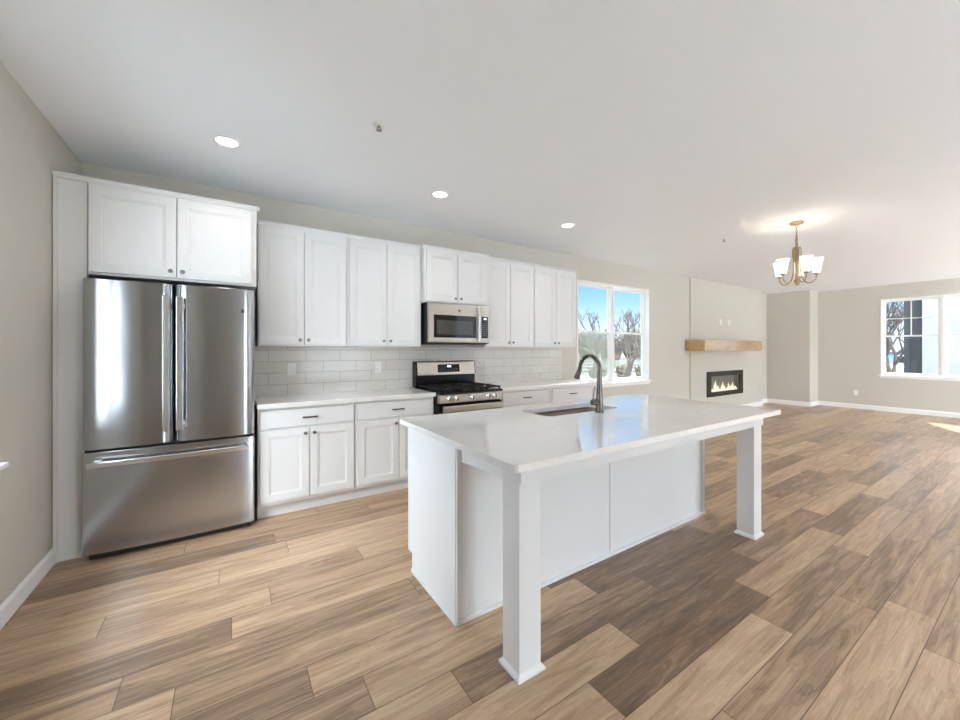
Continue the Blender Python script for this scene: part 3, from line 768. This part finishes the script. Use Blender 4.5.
for lx in LX:
    g = .013
    lg = obj('leg', box(nb(), lx+g, lx+LW-g, LY+g, LY+LW-g, .001, .8835), M['island'], isl, bev=.003)
    b = nb(); e = 0
    box(b, lx-e, lx+LW+e, LY-e, LY+LW+e, .0008, .012)
    pr = [(lx-e, LY-e), (lx+LW+e, LY-e), (lx+LW+e, LY+LW+e), (lx-e, LY+LW+e)]; k_ = g-.001; q = [(lx+k_, LY+k_), (lx+LW-k_, LY+k_), (lx+LW-k_, LY+LW-k_), (lx+k_, LY+LW-k_)]
    A = [b.verts.new((x, y, .012)) for x, y in pr]; B = [b.verts.new((x, y, .026)) for x, y in q]
    for i in range(4): b.faces.new((A[i], A[(i+1) % 4], B[(i+1) % 4], B[i]))
    b.faces.new(B)
    obj('base_moulding', b, M['island'], lg)
    ya_, yb_ = LY+LW-g-.002, IY0+.004
    if lx < 2: pl = [(lx+.011, ya_), (lx+.033, ya_), (lx+.033, yb_), (IX0+.0265, yb_), (IX0+.0265, IY0-.0125)]
    else: pl = [(lx+LW-.011, ya_), (lx+LW-.033, ya_), (lx+LW-.033, yb_), (lx+LW-.011, yb_)]
    obj('apron', prism(nb(), pl, 'Z', .790, .8835), M['island'], isl, bev=.001)
obj('apron', box(nb(), LX[0]+g-.001, LX[1]+LW-g+.001, LY+g-.012, LY+g+.010, .796, .8835), M['island'], isl, bev=.001)
# doors on the working side
for k in range(4):
    a = IX0+.03+k*.56; c = a+.545
    if k in (1, 2): a, c = a, c
    bmd = shaker(nb(), -c, -a, .125, .865, 0)
    bmesh.ops.transform(bmd, matrix=Matrix.Translation((0, IY1, 0)) @ Matrix.Rotation(math.pi, 4, 'Z'), verts=bmd.verts)
    obj('door', bmd, M['island'], isl, bev=.0012)

SX0, SX1, SY0, SY1 = 1.655, 2.345, 1.825, 2.125
bm = slab_with_hole(nb(), rrect(.855, 3.215, 1.125, 2.305, .028), rrect(SX0, SX1, SY0, SY1, .045), .884, .914)
obj('island_countertop', bm, M['quartz'], bev=.004, seg=3, loc=(2.05, 1.7, .884), label='white polished quartz countertop with sink cutout on the island', cat='countertop')
snk = rootempty('kitchen_sink', 'undermount stainless steel sink sunk into the island countertop', 'sink', ((SX0+SX1)/2, (SY0+SY1)/2, .73))
def basin():
    bm = nb(); prof = [(.004, .8835), (.004, .80), (-.004, .745), (-.03, .733)]
    loops = []
    for off, z in prof:
        loops.append([bm.verts.new((x, y, z)) for x, y in rrect(SX0-off, SX1+off, SY0-off, SY1+off, .05)])
    for a, b in zip(loops, loops[1:]):
        n = len(a)
        for i in range(n): bm.faces.new((a[i], a[(i+1) % n], b[(i+1) % n], b[i]))
    bm.faces.new(loops[-1])
    return bm
so = obj('basin', basin(), M['sink'], snk, smooth=40)
md_ = so.modifiers.new('shell', 'SOLIDIFY'); md_.thickness = .002; md_.offset = 0
obj('drain', lathe(nb(), [(.055, 0), (.055, .004), (.045, .006), (.02, .003), (0, .003)], ((SX0+SX1)/2, (SY0+SY1)/2, .7345), 'Z', 24), M['nickel'], snk, smooth=30)

fc = rootempty('kitchen_faucet', 'dark steel gooseneck faucet standing at the island sink', 'faucet', (2.05, 1.765, .914))
FX, FY = 2.055, 1.765
obj('base', lathe(nb(), [(.030, 0), (.030, .006), (.026, .010), (.025, .045), (.023, .115), (.021, .12)], (FX, FY, .914), 'Z', 20), M['gun'], fc, smooth=35)
pts, rd = [], []
for i in range(6): pts.append((FX, FY, 1.03+.17*i/5)); rd.append(.0215 - .007*i/5)
Ra = .088
for i in range(1, 15):
    a = math.pi*(i/14)*.97
    pts.append((FX, FY + Ra*(1-math.cos(a)), 1.20 + Ra*math.sin(a)*1.06)); rd.append(.0140)
obj('spout', tube(nb(), pts, rd, 14), M['gun'], fc, smooth=40)
e = Vector(pts[-1]); dd = (Vector(pts[-1])-Vector(pts[-2])).normalized(); dd = (dd + Vector((0, .22, 0))).normalized()
obj('spray_head', tube(nb(), [e, e+dd*.012, e+dd*.05, e+dd*.080, e+dd*.084], [.0150, .0155, .0175, .0215, .0200], 16), M['gun'], fc, smooth=35)
b = nb(); cyl(b, (FX-.02, FY, .985), (FX-.068, FY+.004, .985), .0195, 16)
hb = obj('valve_body', b, M['gun'], fc, bev=.002, smooth=35)
obj('lever', tube(nb(), [(FX-.058, FY+.003, .995), (FX-.056, FY+.002, 1.04), (FX-.046, FY+.0, 1.095)], [.0065, .0055, .006], 10), M['gun'], hb, smooth=40)

# ------------------------------------------------------------------ fireplace and mantel
fp_ = rootempty('linear_fireplace', 'black framed linear electric fireplace glowing below the mantel', 'fireplace', (8.655, YBUMP, .367))
b = nb()
X0, X1, Z0, Z1 = 7.888, 9.424, .367, .884
for a in ((X0, 8.045, Z0, Z1), (9.265, X1, Z0, Z1), (8.045, 9.265, Z0, .465), (8.045, 9.265, .785, Z1)): box(b, a[0], a[1], YBUMP-.022, YBUMP-.0005, a[2], a[3])
obj('frame', b, M['black'], fp_, bev=.002)
b = nb(); y0, y1 = YBUMP-.002, YW+.09
box(b, 8.005, 9.305, y1-.004, y1, .435, .825); box(b, 8.005, 8.012, y0, y1-.004, .435, .825); box(b, 9.298, 9.305, y0, y1-.004, .435, .825)
box(b, 8.012, 9.298, y0, y1-.004, .435, .442); box(b, 8.012, 9.298, y0, y1-.004, .818, .825)
obj('firebox', b, M['firebox'], fp_)
b = nb()
for k in range(90):
    x = R.uniform(8.06, 9.25); y = R.uniform(YBUMP+.012, YW+.06); r_ = R.uniform(.010, .018)
    bmesh.ops.create_icosphere(b, subdivisions=1, radius=r_, matrix=Matrix.Translation((x, y, .466+R.uniform(-.004, .012))))
obj('glowing_embers', b, M['ember'], fp_, kind='stuff')
for x, hh in ((8.12, .10), (8.19, .07), (8.27, .19), (8.33, .23), (8.40, .13), (8.47, .07), (8.56, .12), (8.63, .20), (8.70, .10), (8.80, .07), (8.88, .17), (8.96, .11), (9.03, .18), (9.10, .10), (9.19, .08)):
    b = nb(); ys = YBUMP+.030; lean = R.uniform(-.03, .03)
    tube(b, [(x, ys, .462), (x+lean*.2, ys, .462+hh*.25), (x+lean*.6, ys, .462+hh*.6), (x+lean, ys, .462+hh)], [.012, .017, .008, .001], 8)
    obj('flame', b, M['flame'], fp_, smooth=60)
obj('glass', box(nb(), 8.046, 9.264, YBUMP-.012, YBUMP-.009, .466, .784), M['glass'], fp_)
obj('mantel', box(nb(), 7.21, 9.585, 3.73, YBUMP-.0005, 1.312, 1.517), M['oak'], bev=.004, loc=(8.33, YBUMP, 1.312), label='chunky light oak beam mantel mounted above the fireplace', cat='mantel')

fp_.location.x += .065

# ------------------------------------------------------------------ ceiling fixtures
def downlight_proto():
    r = rootempty('downlight', 'glowing round recessed ceiling light nearest the refrigerator', 'ceiling light', (0, 0, H), 'recessed lights in a row over the aisle')
    obj('trim_ring', lathe(nb(), [(.060, -.001), (.085, -.001), (.088, -.004), (.080, -.008), (.064, -.010), (.060, -.006)], (0, 0, H), 'Z', 32, close=False), M['trim'], r, smooth=40)
    obj('lens', lathe(nb(), [(0, -.0055), (.045, -.0055), (.063, -.0045), (.063, -.002), (0, -.002)], (0, 0, H), 'Z', 32), M['lamp'], r, smooth=40)
    return r
def copy_tree(o, parent=None):
    c = o.copy(); COL.objects.link(c)
    if parent is not None: c.parent = parent
    for ch in [k for k in sc.objects if k.parent == o]: copy_tree(ch, c)
    return c
p0 = downlight_proto(); p0.location = (-.02, 3.153, H)
p1 = copy_tree(p0); p1.location = (1.556, 3.153, H); p1['label'] = 'glowing round recessed ceiling light second from the refrigerator, above the range aisle'
p2 = copy_tree(p0); p2.location = (3.131, 3.145, H); p2['label'] = 'glowing round recessed ceiling light nearest the kitchen window'
for k, (x, y) in enumerate(((-.02, 3.153), (1.556, 3.153), (3.131, 3.145))):
    d = bpy.data.lights.new('downlight_lamp', 'SPOT'); d.energy = 7; d.spot_size = 2.3; d.spot_blend = .8; d.shadow_soft_size = .06; d.color = (1, .93, .83)
    o = bpy.data.objects.new('downlight_lamp', d); COL.objects.link(o); o.location = (x, y, H-.03)
def sprinkler(x, y, label):
    r = rootempty('sprinkler_head', label, 'sprinkler', (x, y, H), 'fire sprinkler heads in the ceiling')
    obj('escutcheon', lathe(nb(), [(0, 0), (.038, 0), (.036, -.006), (.014, -.010), (.012, -.004)], (x, y, H), 'Z', 24, close=False), M['plate'], r, smooth=40)
    b = nb(); cyl(b, (x, y, H-.006), (x, y, H-.014), .008, 12)
    for s in (-1, 1): tube(b, [(x+s*.008, y, H-.013), (x+s*.011, y, H-.022), (x+s*.003, y, H-.032)], .003, 8)
    obj('sprinkler_frame', b, M['nickel'], r)
    obj('deflector', lathe(nb(), [(0, 0), (.018, 0), (.018, -.002), (0, -.002)], (x, y, H-.032), 'Z', 16), M['nickel'], r)
sprinkler(.764, 2.398, 'small fire sprinkler head in the ceiling over the kitchen')
sprinkler(5.158, 2.431, 'small fire sprinkler head in the ceiling near the chandelier')

CX, CY = 5.14, 1.665
ch = rootempty('chandelier', 'five-arm brushed bronze chandelier with white glass shades over dining area', 'chandelier', (CX, CY, H))
obj('canopy', lathe(nb(), [(.066, 0), (.068, -.006), (.058, -.020), (.030, -.028), (.010, -.034), (0, -.034)], (CX, CY, H), 'Z', 28), M['bronze'], ch, smooth=40)
b = nb()
for k in range(5):
    z = H-.046 - k*.028; pts = []
    for i in range(9):
        a = 2*math.pi*i/8
        off = (math.cos(a)*.009, 0) if k % 2 else (0, math.cos(a)*.009)
        pts.append((CX+off[0], CY+off[1], z+math.sin(a)*.018))
    tube(b, pts, .0028, 6, cap=False)
obj('hanging_chain', b, M['bronze'], ch, smooth=40)
zc = H-.675
obj('stem', lathe(nb(), [(0, .53), (.006, .53), (.010, .50), (.014, .49), (.010, .46), (.013, .42), (.020, .36), (.022, .30), (.016, .22), (.012, .12), (.014, .06), (.024, .04), (.026, .025), (.016, .01), (.008, -.005), (.010, -.012), (0, -.022)], (CX, CY, zc), 'Z', 20), M['bronze'], ch, smooth=50)
for k in range(5):
    a = math.radians(10 + 72*k); ux, uy = math.cos(a), math.sin(a)
    P = lambda r_, z: (CX+ux*r_, CY+uy*r_, zc+z)
    pts = [P(.010, .34), P(.028, .40), P(.040, .36), P(.036, .25), P(.034, .14), P(.055, .05), P(.095, .005), P(.135, .010), P(.165, .045), P(.172, .085)]
    # smooth the arm with Catmull-Rom
    sm = []
    for i in range(len(pts)-1):
        p_ = [Vector(pts[max(i-1, 0)]), Vector(pts[i]), Vector(pts[i+1]), Vector(pts[min(i+2, len(pts)-1)])]
        for s in range(4):
            u = s/4
            sm.append(.5*((2*p_[1]) + (p_[2]-p_[0])*u + (2*p_[0]-5*p_[1]+4*p_[2]-p_[3])*u*u + (3*p_[1]-p_[0]-3*p_[2]+p_[3])*u**3))
    sm.append(Vector(pts[-1]))
    ar = obj('arm', tube(nb(), sm, .0055, 8), M['bronze'], ch, smooth=50)
    c = P(.172, .085)
    obj('cup', lathe(nb(), [(0, 0), (.012, 0), (.030, .010), (.033, .018), (.022, .020), (0, .020)], c, 'Z', 18), M['bronze'], ar, smooth=40)
    sh = lathe(nb(), [(.030, .018), (.036, .045), (.042, .090), (.050, .135), (.062, .175), (.0595, .175), (.0475, .135), (.0395, .09), (.0335, .045), (.027, .020)], c, 'Z', 24, close=False)
    so = obj('lamp_shade', sh, M['shade'], ch, smooth=50)
    obj('bulb', lathe(nb(), [(0, .02), (.012, .022), (.012, .045), (.024, .075), (.024, .095), (.012, .112), (0, .115)], c, 'Z', 14), M['lamp'], so, smooth=50)

# ------------------------------------------------------------------ outdoors
G = -1.0
def gz(x, y):
    t = x*math.sin(YAW) + y*math.cos(YAW)
    s = max(0, min(1, (t-38)/24)); s = s*s*(3-2*s)
    return G + 1.35*s if y > 6 else G
def terrain(j0, j1, i0=-12, i1=22):
    bm = nb(); step = 6; rows = []
    for i in range(i0, i1):
        rows.append([bm.verts.new((i*step, j*step, gz(i*step, j*step))) for j in range(j0, j1)])
    for a, b_ in zip(rows, rows[1:]):
        for j in range(len(a)-1): bm.faces.new((a[j], b_[j], b_[j+1], a[j+1]))
    return bm
struct('ground', terrain(0, 20), M['ground'], smooth=60)
struct('ground_bounce_snow', terrain(-10, 1, -12, 3), M['snow'], smooth=60)  # unseen snow field added to bounce light up to the ceiling
struct('ground_verge', terrain(-10, 1, 2, 22), M['ground'], smooth=60)
cs, sn = math.cos(YAW), math.sin(YAW)
def along(px, t):
    a = (px-PPX)/F
    return (sn + a*cs)*t, (cs - a*sn)*t
def bare_tree(name, px, t, height, spread, label, seed, base_z=None, stems=1, depth=5):
    rr = random.Random(seed); x, y = along(px, t); z = (gz(x, y) if base_z is None else base_z) - .05
    root = rootempty(name, label, 'tree', (x, y, z), 'bare trees outside the windows')
    tb, bb = nb(), nb()
    def grow(bm, p, d, ln, r_, lv):
        pts = [p]; q = p.copy(); dd = d.copy()
        for s in range(3):
            dd = (dd + Vector((rr.uniform(-.2, .2), rr.uniform(-.2, .2), rr.uniform(-.05, .18)))).normalized()
            q = q + dd*ln/3; pts.append(q.copy())
        tube(bm, pts, [r_, r_*.85, r_*.72, r_*.6], 5 if lv < 2 else 3, cap=False)
        if lv >= depth: return
        for k in range(rr.choice((2, 3, 3))):
            b0 = pts[rr.choice((2, 3, 3))] if k else pts[3]
            nd = (dd + Vector((rr.uniform(-1, 1), rr.uniform(-1, 1), rr.uniform(-.25, .7)))*spread).normalized()
            grow(bb, b0, nd, ln*rr.uniform(.58, .82), r_*.66, lv+1)
    for s in range(stems):
        d = Vector((rr.uniform(-.3, .3)*(stems > 1), rr.uniform(-.3, .3)*(stems > 1), 1)).normalized()
        grow(tb, Vector((x, y, z)), d, height*.33, height*.022, 0)
    obj('trunk', tb, M['bark'], root, smooth=60); obj('branches', bb, M['bark'], root)
bare_tree('bare_tree', 594, 27, 5.6, .75, 'bare branching tree seen through left pane of kitchen window', 4)
bare_tree('bare_tree', 627, 25, 5.4, .75, 'bare multi-stem tree seen through right pane of kitchen window', 11, stems=2)
bare_tree('bare_tree', 893, 26, 6.2, .8, 'dense bare tree seen through the far window beside grey siding', 21, stems=3, depth=6)
bare_tree('bare_tree', 640, 44, 7.0, .8, 'distant bare tree at right edge of kitchen window view', 31, depth=5)
def shrub(px, t, w, h, label, seed, n=420):
    rr = random.Random(seed); x, y = along(px, t); z = gz(x, y)-.1
    root = rootempty('shrub', label, 'shrub', (x, y, z), 'brown brush and bushes in the yard outside')
    bm = nb(); bmesh.ops.create_icosphere(bm, subdivisions=4, radius=1, matrix=Matrix.Identity(4))
    ph = [rr.uniform(0, 6) for _ in range(6)]
    for v in bm.verts:
        c = v.co; k = .82*(1 + .18*math.sin(5*c.x+ph[0])*math.sin(6*c.y+ph[1]) + .14*math.sin(11*c.z+ph[2]+4*c.x) + rr.uniform(-.08, .08))
        v.co = Vector((x + c.x*w*k, y + c.y*w*.5*k, z + max(0, (c.z+.75))*h/1.75*k))
    obj('brush_mass', bm, M['brush'], root, smooth=60)
    tb = nb()
    for i in range(n):
        a = rr.uniform(0, 2*math.pi); q = math.sqrt(rr.random())
        p = Vector((x + math.cos(a)*w*.85*q, y + math.sin(a)*w*.45*q, z + h*rr.uniform(.1, .55)))
        d = Vector((math.cos(a)*rr.uniform(0, .8), math.sin(a)*rr.uniform(0, .8), rr.uniform(.5, 1.1))).normalized()
        l = h*rr.uniform(.25, .55); m_ = p + d*l*.5 + Vector((rr.uniform(-.1, .1), rr.uniform(-.1, .1), 0))
        tube(tb, [p, m_, p + d*l], [.035, .025, .008], 3, cap=False)
    obj('twigs', tb, M['bark'], root)
for i, (px, t, w, h, lb) in enumerate(((560, 50, 2.3, 4.0, 'brown brush behind the leftmost strip of kitchen window'), (589, 57, 2.6, 4.3, 'brown brush below the left bare tree outside kitchen window'),
        (611, 50, 1.9, 3.9, 'brown brush behind the kitchen window mullion'), (634, 57, 2.5, 4.2, 'brown brush below the right bare tree outside kitchen window'), (660, 50, 2.6, 4.2, 'brown brush at the right end of kitchen window view'))):
    shrub(px, t, w, h, lb, 50+i)
for i, (px, t, w, h, lb) in enumerate(((572, 33, .95, 1.25, 'low dark bush in front of the fence, seen at the left window strip'), (598, 33, 1.0, 1.2, 'low dark bush in front of the fence below the left tree'),
        (624, 33, .9, 1.25, 'low dark bush in front of the fence, just right of the mullion'), (643, 33, .9, 1.2, 'low dark bush in front of the fence at the right window edge'))):
    shrub(px, t, w, h, lb, 80+i, 160)
# fence across the yard
fr_ = rootempty('yard_fence', 'dark weathered board fence across the snowy yard', 'fence', along(612, 37) + (G,))
xa, ya = along(540, 37); xb, yb = along(700, 37)
A = Vector((xa, ya, 0)); B = Vector((xb, yb, 0)); dirv = (B-A).normalized(); nv = Vector((-dirv.y, dirv.x, 0)); ln = (B-A).length
def obox(bm, c, hl, ht, z0, z1):
    vs = []
    for z in (z0, z1):
        for s, u in ((-1, -1), (1, -1), (1, 1), (-1, 1)): p = c + dirv*hl*s + nv*ht*u; vs.append(bm.verts.new((p.x, p.y, z)))
    for q in ((0,3,2,1),(4,5,6,7),(0,1,5,4),(1,2,6,5),(2,3,7,6),(3,0,4,7)): bm.faces.new([vs[i] for i in q])
b = nb()
for z in (-.85, -.55, -.25, .05): obox(b, (A+B)/2, ln/2, .015, z, z+.24)
obj('rails', b, M['fence'], fr_)
for k in range(9): obj('post', (lambda bb: (obox(bb, A+dirv*ln*k/8 + nv*.07, .06, .05, G-.1, .4), bb)[1])(nb()), M['fence'], fr_)
struct('sky_blocker_upper', box(nb(), 8.2, XF+TH, YB-TH, YW+TH, H+.2, 8.5), M['siding_dark'])  # unseen mass added to block sky light from the neighbouring wall
# neighbouring building seen through the far window
nbld = rootempty('neighbor_building', 'grey and white sided building standing close outside the far window', 'building', (18, 1.4, G))
bx = 16.5
yl = along(905, 1)[1]/along(905, 1)[0]*bx; ym_ = along(924, 1)[1]/along(924, 1)[0]*bx
obj('grey_wall', box(nb(), bx, bx+5, ym_, yl, G-.1, 7.5), M['siding_dark'], nbld)
obj('white_wall', box(nb(), bx-.25, bx+5, -9, ym_, G-.1, 7.5), M['siding_white'], nbld)
obj('corner_board', box(nb(), bx-.03, bx+.02, yl-.10, yl+.02, G-.1, 7.5), M['siding_dark'], nbld)
struct('sky_blocker_wing', box(nb(), 11.4, XF+TH, -16, YB-TH-.01, G-.1, 8.5), M['siding_dark'])  # unseen slab added to screen the white siding from bright sky
obj('roof', prism(nb(), [(bx-.7, 7.5), (bx+2.5, 8.6), (bx+5.4, 7.5)], 'Y', -9.3, yl+.4), M['roof'], nbld)
# distant blue house
hx, hy = along(892, 52)
hs = rootempty('blue_house', 'small blue house far off through the far window', 'house', (hx, hy, G))
obj('walls', box(nb(), hx-2, hx+4, hy-3.2, hy+3.2, G-.1, 1.0), M['siding_blue'], hs)
obj('roof', prism(nb(), [(hx-2.5, 1.0), (hx+1, 2.4), (hx+4.5, 1.0)], 'Y', hy-3.6, hy+3.6), M['roof'], hs)
for q in (-1.6, .4): 
    w_ = obj('window', box(nb(), hx-2.05, hx-1.99, hy+q, hy+q+1.0, -.5, .6), M['trim'], hs)
    obj('pane', box(nb(), hx-2.07, hx-2.04, hy+q+.1, hy+q+.9, -.4, .5), M['glassblk'], w_)
